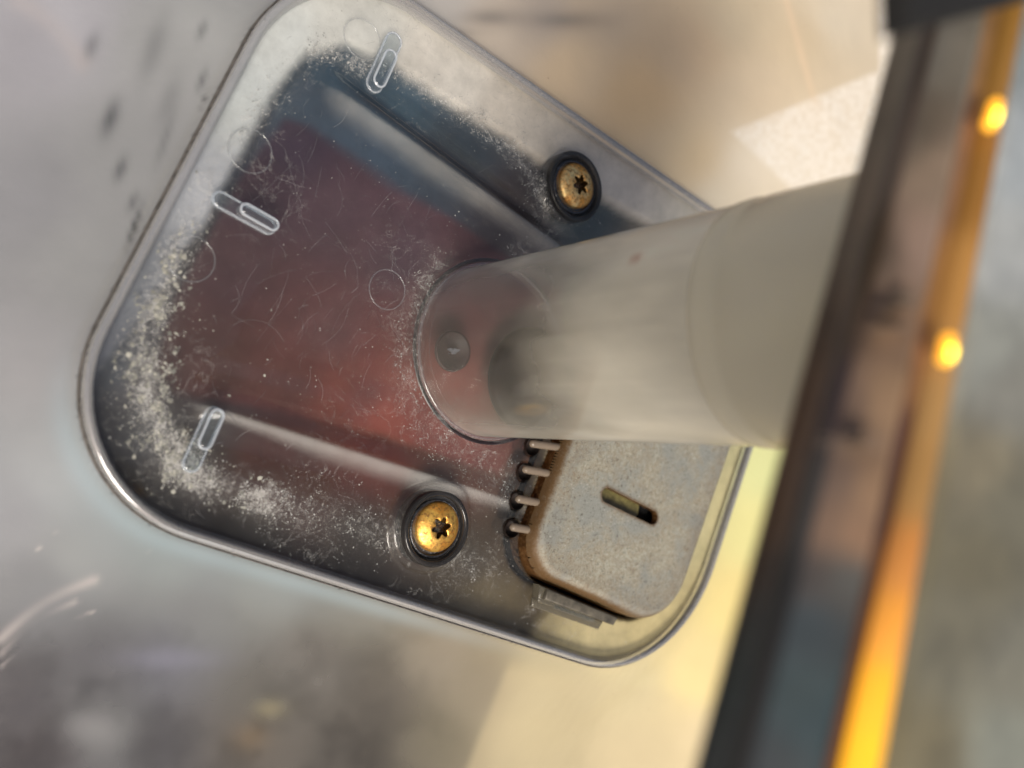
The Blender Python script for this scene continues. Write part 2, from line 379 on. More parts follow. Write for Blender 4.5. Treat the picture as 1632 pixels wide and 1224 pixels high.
def shell_col(x, y, z):
    u, v = to_px(x, y, z)
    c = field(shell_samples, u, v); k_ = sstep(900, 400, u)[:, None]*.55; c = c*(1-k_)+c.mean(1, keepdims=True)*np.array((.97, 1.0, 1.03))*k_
    c = c*(1+.16*(fbm(u, v, 150, 21)-.5)[:, None])
    def blend(m, col, k=1.0):
        nonlocal c; c = c*(1-(m*k)[:, None])+lin(col)*(m*k)[:, None]
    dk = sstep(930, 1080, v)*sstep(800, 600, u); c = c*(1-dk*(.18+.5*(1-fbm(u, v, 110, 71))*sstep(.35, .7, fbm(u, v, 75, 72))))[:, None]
    # cream cloth-like patch at lower middle with a straight left edge
    m = sstep(-10, 10, (u-810)+(v-1060)*.40)*sstep(1040, 1075, v-(u-810)*.18)
    blend(m*sstep(1150, 1050, u), (186, 172, 138), .55)
    # frosted patch at upper right
    tri = sdf([(1165, 210), (1400, 112), (1400, -60), (1600, -60), (1600, 450), (1290, 330)], u, v)
    m = sstep(6, -8, tri); blend(m*(.8+.5*(vnoise(u, v, 7, 4)-.5)), (232, 225, 212), .95)
    # streak above it
    s = np.abs((u-1270)-(v-60)*.28); blend(np.exp(-(s/7)**2)*sstep(200, 120, v), (216, 190, 158), .6)
    # dark drips on the left wall
    for (a, b, ra, rb, k) in ((145, 75, 11, 24, .5), (176, 188, 12, 30, .75), (192, 270, 9, 20, .7), (212, 322, 7, 16, .6), (244, 80, 16, 55, .35), (322, 48, 7, 16, .5), (322, 128, 6, 18, .6),
                              (262, 225, 7, 42, .35), (325, 160, 3, 14, .7), (214, 362, 5, 34, 1.0), (270, 160, 14, 40, .3), (905, 32, 62, 15, .5), (780, 28, 46, 14, .5), (700, 52, 60, 8, .35)):
        th = .32 if a < 500 else 0
        du = (u-a)*math.cos(th)+(v-b)*math.sin(th); dv = -(u-a)*math.sin(th)+(v-b)*math.cos(th)
        blend(np.exp(-(du/ra)**2-(dv/rb)**2), (70, 72, 76), k)
    # pale curved streaks, mostly lower left
    for (a, b, e, f_, wd, k) in ((0, 1020, 150, 925, 8, .7), (0, 1045, 120, 960, 5, .5), (0, 1065, 150, 975, 2.5, .6), (62, 875, 92, 848, 2.5, .7), (175, 1080, 235, 880, 1.6, .45), (30, 0, 130, 100, 16, .5)):
        p = np.array((a, b), float); g = np.array((e-a, f_-b), float)
        t = np.clip(((u-a)*g[0]+(v-b)*g[1])/(g@g), 0, 1)
        dd = np.hypot(u-a-g[0]*t, v-b-g[1]*t+14*np.sin(t*3.1)); blend(np.exp(-(dd/wd)**2), (205, 196, 192), k)
    for (a, b, ra, rb, c2, k) in ((150, 1160, 45, 26, (160, 160, 160), .5), (400, 1175, 28, 22, (180, 148, 100), .2), (430, 1130, 25, 16, (165, 155, 120), .5), (270, 1050, 75, 18, (140, 140, 158), .5)):
        blend(np.exp(-((u-a)/ra)**2-((v-b)/rb)**2), c2, k)
    dd = sdf(OUT, x, y)
    blend(np.exp(-((dd-.0016)/.0013)**2)*sstep(900, 500, u)*sstep(500, 760, v), (180, 204, 214), .45)  # pale highlight beside the lower-left rim, painted into the shell colour
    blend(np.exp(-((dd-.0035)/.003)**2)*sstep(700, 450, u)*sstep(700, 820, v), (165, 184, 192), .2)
    return np.clip(c/GAIN*(.66+.36*sstep(350, 1000, u))[:, None], .004, .85)  # base colour raised towards the right to offset the upper housing's shade
def ground_col(x, y, z):
    u, v = to_px(x, y, z); u = np.clip(u, -300, 1900); v = np.clip(v, -300, 1500)
    return np.clip(field(shell_samples, u, v, 4)*(.75+.5*fbm(u, v, 130, 33))[:, None]/GAIN, .01, .8)
M['ground'] = painted('blurred_stone_ground', rough=.8, spec=.2, fine=30, famt=.25)
g = sheet('ground', -.6, .9, -.6, .6, .012, lambda X, Y: np.full(X.shape, -.14), lambda X, Y: X < 9, M['ground'], None, {'col': ground_col})
tag(g, kind='structure')
M['far'] = principled('far_ground', (.28, .26, .22), .9, 0, 3, .3)
me = bpy.data.meshes.new('far'); s = 30
me.from_pydata([(-s, -s, -.144), (s, -s, -.144), (s, s, -.144), (-s, s, -.144)], [], [(0, 1, 2, 3)])
tag(link('paving', me, M['far']), kind='structure')

# ------------------------------------------------------------------ CLEAR OUTER BODY
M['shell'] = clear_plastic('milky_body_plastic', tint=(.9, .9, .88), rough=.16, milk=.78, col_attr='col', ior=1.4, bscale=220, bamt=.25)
body = empty('plastic_housing', tuple(P(600, 560)), label='milky clear plastic housing body surrounding the raised tray, smudged and streaked', cat='plastic housing')
def shell_h(X, Y):
    d = sdf(OUT, X, Y); u, v = to_px(X, Y, 0*X)
    wgt = sstep(-40, 90, -(v-(u*.55-300)) * -1) if False else sstep(0, 220, v-(.69*u-520))*sstep(1250, 950, u-(v-900)*.2)
    wgt = np.maximum(wgt, sstep(520, 380, u))
    e = np.clip(d, 0, None)
    z = -.0012*sstep(0, .0012, e)-wgt*(.012*(1-np.exp(-e/.016))+.25*e)
    z += .0005*(fbm(X*1e4, Y*1e4, 260, 12)-.5)*sstep(.001, .01, e)
    return z
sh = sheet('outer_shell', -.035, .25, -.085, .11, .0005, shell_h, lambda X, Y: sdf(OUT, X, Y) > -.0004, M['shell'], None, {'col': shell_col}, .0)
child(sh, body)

# ------------------------------------------------------------------ TRAY
tray = empty('screw_down_tray', tuple(P(600, 560)), label='rounded clear plastic tray cover over a dark red base, dusty, held by two screws', cat='tray')
def keep_in(X, Y): return sdf(OUT, X, Y) < -.0002
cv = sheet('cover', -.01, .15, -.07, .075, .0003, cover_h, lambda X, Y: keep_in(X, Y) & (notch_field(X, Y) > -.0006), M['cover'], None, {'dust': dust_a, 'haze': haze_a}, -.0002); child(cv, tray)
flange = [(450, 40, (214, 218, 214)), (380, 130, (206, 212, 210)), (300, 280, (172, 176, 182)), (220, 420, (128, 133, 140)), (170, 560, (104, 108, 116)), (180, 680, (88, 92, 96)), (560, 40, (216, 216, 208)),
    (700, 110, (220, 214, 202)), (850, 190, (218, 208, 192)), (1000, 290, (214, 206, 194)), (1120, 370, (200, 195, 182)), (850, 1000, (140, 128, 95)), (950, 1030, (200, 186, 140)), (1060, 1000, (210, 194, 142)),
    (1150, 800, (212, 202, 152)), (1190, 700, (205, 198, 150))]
dark = [(520, 110, (50, 72, 88)), (650, 165, (58, 82, 98)), (600, 220, (66, 88, 108)), (750, 230, (52, 64, 74)), (850, 330, (62, 50, 52)), (950, 350, (66, 80, 86)), (430, 250, (66, 72, 84)), (330, 430, (52, 50, 56)),
    (300, 600, (58, 45, 46)), (230, 700, (66, 68, 72)), (300, 700, (66, 62, 62)), (450, 750, (74, 40, 36)), (620, 740, (96, 46, 38)), (600, 870, (48, 40, 34)), (400, 850, (50, 42, 34)), (250, 800, (66, 62, 58)), (750, 760, (105, 72, 60)),
    (760, 900, (66, 56, 42)), (820, 700, (110, 76, 62)), (850, 850, (70, 58, 45)), (800, 970, (110, 98, 72)), (700, 420, (74, 72, 82)), (880, 420, (85, 75, 76)), (1050, 420, (120, 112, 98)), (1100, 600, (140, 130, 100)), (950, 600, (120, 105, 85)),
    (170, 560, (92, 98, 106))]
red = [(640, 670, (150, 62, 40)), (560, 640, (120, 54, 42)), (480, 220, (58, 42, 60)), (440, 300, (66, 44, 56)), (550, 350, (82, 56, 66)), (400, 420, (78, 50, 54)), (350, 560, (78, 46, 42)), (550, 520, (96, 58, 60)), (600, 620, (112, 54, 48)), (690, 650, (134, 56, 42)), (480, 620, (90, 48, 44)), (650, 400, (86, 62, 72)),
    (800, 440, (84, 52, 56)), (760, 500, (100, 46, 48)), (740, 640, (140, 52, 38)), (850, 620, (110, 80, 66))]
def base_col(x, y, z):
    u, v = to_px(x, y, 0*x)
    wob = .0008*(fbm(x*1e4, y*1e4, 40, 8)-.5)
    c = field(flange, u, v)  # pale-to-dark flange gradient, seen-through and reflected light painted into the colour
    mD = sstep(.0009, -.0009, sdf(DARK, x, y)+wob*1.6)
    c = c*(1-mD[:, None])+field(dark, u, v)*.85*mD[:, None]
    mP = sstep(.0008, -.0008, sdf(PANEL, x, y)+wob)
    c = c*(1-mP[:, None])+(lambda rr: (rr*.76+rr.mean(1, keepdims=True)*.24))(field(red, u, v))*1.0*mP[:, None]  # red samples paint an amber glow from beneath into the panel
    # blue-grey sky reflection painted along the upper side of the red panel
    st = sdf(px_poly([(500, 105), (905, 395), (870, 400), (640, 290), (490, 175), (470, 140)]), x, y)
    m = sstep(.0012, -.0009, st)*.6*(1-.75*sstep(620, 820, u)); c = c*(1-m[:, None])+lin((64, 74, 86))*m[:, None]
    sgv, tv, L = crease_d((560, 128), (905, 380), x, y)      # near-black groove above the blue strip
    m = .8*np.exp(-((tv-.0012)/.0011)**2)*sstep(-.002, .006, sgv)*(1-sstep(L-.004, L+.004, sgv)); c = c*(1-m[:, None])+lin((34, 28, 32))*m[:, None]
    c = c*(1+.3*(fbm(u, v, 60, 17)-.5)[:, None])
    nd = sdf(PLATE, x, y)-.0006; m = sstep(.0004, 0, nd); c = c*(1-m[:, None])+lin((14, 10, 9))*m[:, None]  # gap round the plate painted near-black to deepen its shade
    return np.clip(c*.78/GAIN, .003, .85)
def base_h(X, Y): return -.0016-.0022*sstep(.001, -.002, sdf(DARK, X, Y))+0*X-.0045*sstep(.0003, -.0003, sdf(PLATE, X, Y)-.0006)
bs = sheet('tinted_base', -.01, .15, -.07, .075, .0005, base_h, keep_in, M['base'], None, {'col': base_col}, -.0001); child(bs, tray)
# bead round the rim: a swept half-round strip with a groove
def sweep(name, path, prof, mat, parent=None, closed=True):
    n = len(path); co = []; f = []; m = len(prof)
    for i, p in enumerate(path):
        a = Vector(path[i-1]); b = Vector(path[(i+1) % n]); t = (b-a).normalized(); nn = Vector((t.y, -t.x))
        for (o, z) in prof: co.append((p[0]+nn.x*o, p[1]+nn.y*o, z))
    for i in range(n):
        j = (i+1) % n
        for k in range(m-1): f.append((i*m+k, j*m+k, j*m+k+1, i*m+k+1))
    o = from_np(name, co, f, mat, None)
    if parent: child(o, parent)
    return o
area = sum(OUT[i-1][0]*OUT[i][1]-OUT[i][0]*OUT[i-1][1] for i in range(len(OUT)))
sg = 1 if area > 0 else -1                            # offset > 0 points outward when counter-clockwise
def dens(poly, step=.0012):
    out = []
    for i in range(len(poly)):
        a = Vector(poly[i]); b = Vector(poly[(i+1) % len(poly)]); k = max(1, int((b-a).length/step))
        if (b-a).length < 1e-7: continue
        for q in range(k): out.append(tuple(a.lerp(b, q/k)))
    return out
OUTd = dens(OUT)
prof = [(sg*.0003*0-sg*.0013, -.0008)]+[(sg*(-.0004+.00065*math.cos(math.pi*(1-k/10))), .0001+.0008*math.sin(math.pi*k/10)) for k in range(11)]+[(sg*.0004, -.0014)]
sweep('rim_bead', OUTd, prof, M['rim'], tray)
M['dark_line'] = principled('grimy_joint', (.10, .09, .08), .5, 0, 900, .6)
sweep('rim_joint', OUTd, [(sg*.00030, -.0012), (sg*.00032, .0001), (sg*.00048, .00005), (sg*.0005, -.0016)], M['dark_line'], tray)

# moulded ribs: long clear studs with a hollow seat
def rib(a, b, r, tall_from=.45):
    A, B = P(*a), P(*b); 
    root = prism('rib', stadium(A, B, r), 0, .0009, M['rib'], tray, r*.45, 3)
    m = A.lerp(B, tall_from)
    o = prism('raised_end', stadium(m, B, r*.8), .0009, .0026, M['rib'], None, r*.5, 3); o.parent = root; o.location = (0, 0, 0)
    for pa, rr, z in ((A, r, .0007), (m, r*.78, .0023)):  # milky sweeps paint a bright glint along the rib outlines
        q = dens(stadium(pa, B, rr-.00012), .0003); mt_ = M['ribrim'] if pa is m else M['ribfaint']
        e = sweep('rib_edge', q, [(.00016*math.cos(t), z+.00016*math.sin(t)) for t in [k*math.pi/4 for k in range(9)]], mt_, None); e.parent = root
    return root
rib((624, 68), (593, 136), .00128)
rib((349, 320), (424, 362), .00108)
rib((303, 738), (337, 662), .00112)
# ejector-pin rings
def ring(u, v, r=.0028):
    q = P(u, v); z = float(cover_h(np.array([q.x]), np.array([q.y]))[0])
    pr = [(r+.00012*math.cos(t), .00006+.00012*math.sin(t)) for t in [k*math.pi/3 for k in range(6)]]
    lathe('pin_mark', pr, M['ring'], tray, 48, (q.x, q.y, z+.00005), close=True)
for a in ((610, 463), (400, 240), (306, 412), (578, 62), (1050, 395)): ring(*a)
# screw bosses
def boss(u, v, r):
    q = P(u, v)
    b = lathe('screw_boss', [(r, -.001), (r, .0016), (r-.0002, .0019), (r-.0006, .0019), (r-.0009, .0016), (r-.0010, .0008)], M['boss'], tray, 64, (q.x, q.y, 0))
    return b
SC = ((908, 300, .0059, (.0038)), (687, 840, .0056, (.0037)))

# ------------------------------------------------------------------ SCREWS
def rust(name, a, b, c):
    m, n, out = new_mat(name); p = N(n, 'ShaderNodeBsdfPrincipled')
    t = noise(n, 420, 5, .65, .5); t2 = noise(n, 1700, 4, .7)
    c1 = mixc(n, ramp(n, t.outputs[0], .38, .62), a, b); c2 = mixc(n, ramp(n, t2.outputs[0], .47, .66), c1, c)
    n.links.new(c2, p.inputs['Base Color']); p.inputs['Metallic'].default_value = .75
    n.links.new(ramp(n, t2.outputs[0], .3, .7, .28, .55), p.inputs['Roughness'])
    n.links.new(bump(n, t2.outputs[0], .35, .0002), p.inputs['Normal'])
    n.links.new(p.outputs[0], out.inputs[0]); return m
M['zinc1'] = rust('yellowed_zinc', (.88, .66, .30), (.95, .42, .08), (.36, .18, .06))
M['zinc2'] = rust('golden_zinc', (.95, .60, .14), (.82, .36, .06), (.36, .17, .05))
M['hole'] = principled('dark_socket', (.20, .11, .03), .3, .8, 3000, .95)
def screw(u, v, R, mat, label, rot, zt):
    q = P(u, v); t = empty('screw', (q.x, q.y, 0), label=label, cat='screw', group='star socket screws in the tray')
    seg = 96; co = []; f = []
    def star(th): return R*.36*(1+.26*math.cos(6*(th-rot)))
    rings = []
    # outer skirt to dome to star edge, then down the socket wall
    for k, rr in enumerate((1.0, 1.0, .97, .9, .8, .68, .56, .50)):
        z = (zt-.0012, zt-.0004, zt-.0001, zt+.0001, zt+.00036, zt+.00056, zt+.0007, zt+.00078)[k]
        rings.append([(R*rr*math.cos(a), R*rr*math.sin(a), z) for a in [2*math.pi*i/seg for i in range(seg)]])
    for sc_, z in ((1.06, zt+.0008), (1.0, zt+.0007)):
        rings.append([(star(a)*sc_*math.cos(a), star(a)*sc_*math.sin(a), z) for a in [2*math.pi*i/seg for i in range(seg)]])
    for r_ in rings: co += r_
    for i in range(len(rings)-1):
        for k in range(seg): f.append((i*seg+k, i*seg+(k+1) % seg, (i+1)*seg+(k+1) % seg, (i+1)*seg+k))
    from_np('head', co, f, mat, t)
    co = []; f = []; rg = []
    for s_, z in ((1.0, zt+.0007), (.96, zt-.0016), (.5, zt-.0018), (.02, zt-.0016)):
        rg.append([(star(a)*s_*math.cos(a), star(a)*s_*math.sin(a), z) for a in [2*math.pi*i/seg for i in range(seg)]])
    for r_ in rg: co += r_
    for i in range(len(rg)-1):
        for k in range(seg): f.append((i*seg+k, i*seg+(k+1) % seg, (i+1)*seg+(k+1) % seg, (i+1)*seg+k))
    from_np('socket', co, f, M['hole'], t)
    return t
for (u, v, rb, rh), mat, lab, rot in zip(SC, (M['zinc1'], M['zinc2']), ('yellowed star-socket screw in a black washer, nearest the upper edge of the tray', 'golden rusty star-socket screw beside the metal plate, sunk in a brown grimy ring'), (.3, .1)):
    boss(u, v, rb)
    q = P(u, v)
    ws = lathe('washer', [(rh*1.04, .0002), (rh*1.06, .0012), (rh*1.12, .0014), (rb-.0013, .0011), (rb-.0009, .0006)], M['washer'], None, 64, (q.x, q.y, 0))
    tag(ws, 'black washer ring around the yellowed upper screw' if mat is M['zinc1'] else 'grimy washer ring around the golden lower screw', 'washer', 'washers under the screws')
    screw(u+4, v-2, rh, mat, lab, rot, .0014)

# ------------------------------------------------------------------ METAL PLATE with slot
def plate_mat():
    m, n, out = new_mat('pitted_zinc_plate'); p = N(n, 'ShaderNodeBsdfPrincipled')
    t = noise(n, 130, 4, .6, .4); t2 = noise(n, 2000, 6, .78, 1.1); t3 = noise(n, 420, 6, .75, 2.4); t4 = noise(n, 2600, 3, .6)
    c = mixc(n, ramp(n, t.outputs[0], .38, .62), (.26, .265, .235), (.36, .35, .28))
    c = mixc(n, ramp(n, t2.outputs[0], .555, .59, 0, .85), c, (.09, .08, .06))
    ab = math_(n, 'ABSOLUTE', math_(n, 'SUBTRACT', t3.outputs[0], .5), 0)
    c = mixc(n, math_(n, 'MULTIPLY', ramp(n, ab, 0, .035, .9, 0), ramp(n, t.outputs[0], .38, .52)), c, (.22, .15, .08))
    c = mixc(n, ramp(n, t4.outputs[0], .62, .72, 0, .5), c, (.62, .62, .56))
    e = attr(n, 'edge', True)
    e2 = math_(n, 'MULTIPLY', e, ramp(n, t2.outputs[0], .25, .55, .5, 1.2))
    c = mixc(n, math_(n, 'MINIMUM', e2, 1.0), c, (.13, .075, .032))
    n.links.new(c, p.inputs['Base Color']); p.inputs['Metallic'].default_value = .08; p.inputs['Specular IOR Level'].default_value = .3
    p.inputs['Roughness'].default_value = .5; n.links.new(ramp(n, e, 0, 1, .5, .3), p.inputs['Roughness'])
    n.links.new(bump(n, t2.outputs[0], .5, .00025), p.inputs['Normal'])
    n.links.new(p.outputs[0], out.inputs[0]); return m
M['plate'] = plate_mat()
SA, SB, SR = P(966, 789, .003), P(1039, 825, .003), .00125
PC = P(1000, 830, 0)
mp = empty('metal_plate', (PC.x, PC.y, 0), label='pitted grey metal cover plate with rounded rusty edges and one long slot, under the tube', cat='metal plate')
def plate_h(X, Y):
    d = -sdf(PLATE, X, Y); r = .0022
    k = np.clip(1-d/r, 0, 1); return .0032-.0026*(1-np.sqrt(np.clip(1-k*k, 0, 1)))+.00006*(fbm(X*1e4, Y*1e4, 60, 40)-.5)
def slotd(X, Y):
    e = np.array([SB.x-SA.x, SB.y-SA.y]); t = np.clip(((X-SA.x)*e[0]+(Y-SA.y)*e[1])/(e@e), 0, 1)
    return np.hypot(X-SA.x-e[0]*t, Y-SA.y-e[1]*t)-SR
def edge_a(x, y, z):
    d = -sdf(PLATE, x, y); u, v = to_px(x, y, z)
    m = sstep(.0014, .0003, d); lft = sstep(1020, 900, u)*.6+.35+.3*sstep(900, 960, v)
    m2 = .35*sstep(.0065, .002, d)*fbm(u, v, 30, 5)
    return np.clip(m*lft+m2+.7*sstep(.0007, .0001, slotd(x, y)), 0, 1)
# plate top: fine sheet whose border vertices follow the slot outline
def plate_sheet():
    st = .00022; x0, x1 = min(p[0] for p in PLATE)-.001, max(p[0] for p in PLATE)+.001; y0, y1 = min(p[1] for p in PLATE)-.001, max(p[1] for p in PLATE)+.001
    xs = np.arange(x0, x1, st); ys = np.arange(y0, y1, st); X, Y = np.meshgrid(xs, ys, indexing='ij')
    # snap to plate outline and to slot outline
    for it in range(2):
        for fn, sign in ((lambda a, b: sdf(PLATE, a, b), 1), (slotd, 1)):
            d = fn(X, Y); h = 1e-6; gx = (fn(X+h, Y)-fn(X-h, Y))/(2*h); gy = (fn(X, Y+h)-fn(X, Y-h))/(2*h)
            m = np.abs(d) < st*.62; X = np.where(m, X-gx*d, X); Y = np.where(m, Y-gy*d, Y)
    K = (sdf(PLATE, X, Y) < st*.2) & (slotd(X, Y) > -st*.2)
    Z = plate_h(X, Y); idx = np.arange(X.size).reshape(X.shape)
    q = np.stack([idx[:-1, :-1], idx[1:, :-1], idx[1:, 1:], idx[:-1, 1:]], -1).reshape(-1, 4)
    kf = (K[:-1, :-1] & K[1:, :-1] & K[1:, 1:] & K[:-1, 1:]).ravel(); q = q[kf]
    used = np.unique(q); rm = np.full(X.size, -1); rm[used] = np.arange(len(used)); q = rm[q]
    co = np.stack([X, Y, Z], -1).reshape(-1, 3)[used]
    return from_np('plate', co, q, M['plate'], None, True, {'edge': edge_a(co[:, 0], co[:, 1], co[:, 2])})
child(plate_sheet(), mp)
M['copper'] = rust('rusty_flank', (.24, .11, .035), (.12, .055, .02), (.40, .22, .09))
flank = dens(PLATE, .001); ap = sum(PLATE[i-1][0]*PLATE[i][1]-PLATE[i][0]*PLATE[i-1][1] for i in range(len(PLATE))); sp = 1 if ap > 0 else -1
sweep('flank', flank, [(0, .00065), (0, -.0035)], M['copper'], mp)
# slot walls and what lies in the slot
sw = [(p[0], p[1]) for p in stadium(SA, SB, SR, 14)]
sweep('slot_wall', dens(sw, .0004), [(0, .0032), (0, .0020)], M['copper'], mp)
M['slot_in'] = principled('olive_board', (.15, .13, .05), .4, 0, 900, .4)
M['black'] = principled('black_void', (.004, .004, .004), .9)
m0 = SA.lerp(SB, .63)
o = prism('inner_board', stadium(SA.lerp(SB, -.4), m0, .0028), .0002, .0012, M['slot_in'], mp)
o = prism('dark_cavity', stadium(m0.lerp(SB, .3), SB.lerp(SA, -.6), .0030), -.0006, .0001, M['black'], mp)
# comb of little pins along the plate's left flank
M['pocket'] = principled('dark_pin_pocket', (.018, .012, .010), .5, 0, 900, .5)
for (u, v) in ((848, 712), (836, 752), (824, 798), (816, 842)):
    q = P(u, v); lathe('pin_pocket', [(.0001, -.0012), (.0012, -.0012), (.00142, -.0008), (.00145, .0002)], M['pocket'], tray, 28, (q.x, q.y, 0))
M['pin'] = clear_plastic('tan_pin_plastic', tint=(.7, .62, .55), rough=.15, milk=.6, milk_col=(.30, .24, .18), facing=.1)
M['sill'] = principled('olive_sill', (.20, .16, .10), .45, 0, 600, .3)
sill = prism('pin_sill', px_poly([(900, 640), (912, 645), (843, 856), (826, 850)], -.001), -.003, -.0012, M['sill'], mp, .0003)
for (a, b) in (((849, 707), (892, 713)), ((838, 748), (872, 754)), ((827, 795), (858, 801)), ((818, 840), (846, 845))):
    A, B = P(*a, .0006), P(*b, .0006); d = (B-A); L = d.length; r = .00066
    pr = [(0.00001, -r)]+[(r*math.sin(t), -r*math.cos(t)) for t in (.4, .8, 1.2, math.pi/2)]+[(r, L)]
    o = lathe('pin', pr, M['pin'], None, 20, (0, 0, 0)); o.matrix_world = Matrix.Translation(A)@d.to_track_quat('Z', 'X').to_matrix().to_4x4()
    o.parent = mp; o.location = A-mp.location
# clip at the lower edge
M['clip'] = clear_plastic('smoky_clip_plastic', tint=(.45, .43, .38), rough=.08, milk=.3, milk_col=(.3, .27, .2), facing=.4)
M['clipd'] = principled('grey_clip_bar', (.10, .088, .065), .5, 0, 500, .5)
cl = empty('retaining_clip', tuple(P(915, 962)), label='small clear and grey plastic clip hooked over the lower edge of the metal plate', cat='clip')
prism('clip_tab', px_poly([(853, 930), (880, 940), (876, 966), (850, 957)], .0005), 0, .0018, M['clip'], cl, .0003)
prism('clip_bar', px_poly([(872, 938), (984, 984), (976, 996), (866, 955)], .0022), .0008, .0026, M['clipd'], cl, .0003)
prism('clip_foot', px_poly([(848, 952), (960, 990), (952, 1003), (846, 966)], .0003), 0, .0006, M['clip'], cl, .0002)
prism('clip_window', px_poly([(880, 960), (944, 985), (940, 990), (876, 967)], .0003), .0006, .0012, M['rib'], cl, .0001)

# ------------------------------------------------------------------ TUBE
TUBE_TOP = .0665
def milk(co):
    z = co[:, 2]; a = np.arctan2(co[:, 1], co[:, 0])
    m = .02+.76*sstep(.019, .043, z+.0025*np.sin(a*2+1)+.003*(fbm(a*200+900, z*1e4, 70, 3)-.5))
    m += (.16*(fbm(a*300+900, z*6e3, 60, 6)-.5)+.10*(fbm(a*1100+900, z*1.6e3, 70, 26)-.5)+.18*(fbm(a*300+900, z*1.2e4, 110, 27)-.5))*sstep(.008, .02, z)
    m += .10*sstep(.036, .048, z)
    return np.clip(m, .02, .93)
def tube_col(co):
    z = co[:, 2]; a = np.arctan2(co[:, 1], co[:, 0])
    c = np.repeat(lin((184, 181, 170))[None], len(z), 0)
    k = sstep(.2, 1.0, np.sin(a))[:, None]; c = c*(1-k*.6)+lin((196, 194, 192))*k*.6       # greyer on its upper side
    st_ = fbm(a*420+900, z*9e3, 90, 19)[:, None]; c = c*(.85+.30*st_)
    k = (.5*fbm(a*260+900, z*9e3, 80, 13)*sstep(.05, .02, z))[:, None]; c = c*(1-k)+lin((142, 130, 108))*k
    for (az, h, s_, cc) in ((2.55, .0405, .0007, (150, 105, 90)),):
        m = np.exp(-(((a-az)*TR)**2+(z-h)**2)/s_**2)[:, None]; c = c*(1-m*.8)+lin(cc)*m*.8
    return np.clip(c*1.65/GAIN, 0, .88)
M['tube'] = clear_plastic('frosted_tube_plastic', tint=(.97, .97, .96), rough=.14, milk_attr='milk', col_attr='col', ior=1.42, facing=1.1, trans=.4)
tube = empty('clear_tube', (TB.x, TB.y, 0), label='wide hollow frosted plastic tube rising from the tray to the upper rim', cat='tube')
pr = [(TR*(1-.45*z), z) for z in np.linspace(-.0008, TUBE_TOP, 90)]
lathe('tube_wall', pr, M['tube'], None, 160, (0, 0, 0), {'milk': milk, 'col': tube_col}).parent = tube
M['foot'] = clear_plastic('foot_plastic', tint=(.8, .75, .75), rough=.04, milk=.12, milk_col=(.6, .6, .6), ior=1.9, facing=.5)
M['groove'] = principled('grimy_groove', (.02, .012, .012), .3, 0, 900, .6)
lathe('foot_ring', [(TR+.0005, -.0005), (TR+.0005, .0002), (TR+.0003, .0005), (TR+.00005, .0004)], M['foot'], None, 96).parent = tube
lathe('foot_groove', [(TR+.0006, .0001), (TR+.0009, .00035), (TR+.0012, .0001)], M['groove'], None, 96).parent = tube
lathe('inner_edge', [(TR-.0012+.00006*math.cos(t), .0008+.00006*math.sin(t)) for t in [k*math.pi/3 for k in range(7)]], M['rib'], None, 96).parent = tube
tube.rotation_euler.x = math.radians(-1.5)
M['collar'] = clear_plastic('milky_collar_plastic', tint=(.95, .95, .9), rough=.25, milk=.6, milk_col=(.86, .82, .70), facing=.1, trans=.25)
lathe('collar', [(TR-.00030, .0490), (TR-.0001, .0494), (TR-.00005, .0506), (TR-.00025, .0513), (TR-.0003, .0524), (TR-.0001, .0528), (TR-.0001, .0590), (TR-.0001, .0660)], M['collar'], None, 128).parent = tube
# things at the bottom of the tube
q = P(716, 560)
M['holeB'] = principled('dark_hole_rim', (.022, .010, .010), .6, 0, 700, .5)
h = lathe('drain_hole', [(.0001, -.0006), (.0022, -.0006), (.0026, .0005), (.0030, .0007), (.0031, .0002)], M['holeB'], tray, 48, (q.x, q.y, .0006))
fl = prism('lint', [(q.x+.0008*math.cos(t)*(1+.35*math.sin(3*t+1)+.3*math.sin(5*t)), q.y+.0006*math.sin(t)*(1+.4*math.cos(2*t)+.25*math.sin(7*t))) for t in [k*math.pi/10 for k in range(20)]], .0008, .0011, M['ring'] if False else principled('white_lint', (.13, .14, .16), .8, 0, 1500, .3))
tag(fl, 'small scrap of pale lint in the dark round hole inside the tube base', 'lint')
M['disc'] = principled('charcoal_disc', (.006, .005, .006), .7, 0, 300, .6, spec=.15)
q = P(842, 606); d0 = lathe('dark_disc', [(.0001, .0016), (.0078, .0016), (.0084, .0012), (.0086, .0)], M['disc'], tray, 64, (q.x, q.y, .0006))

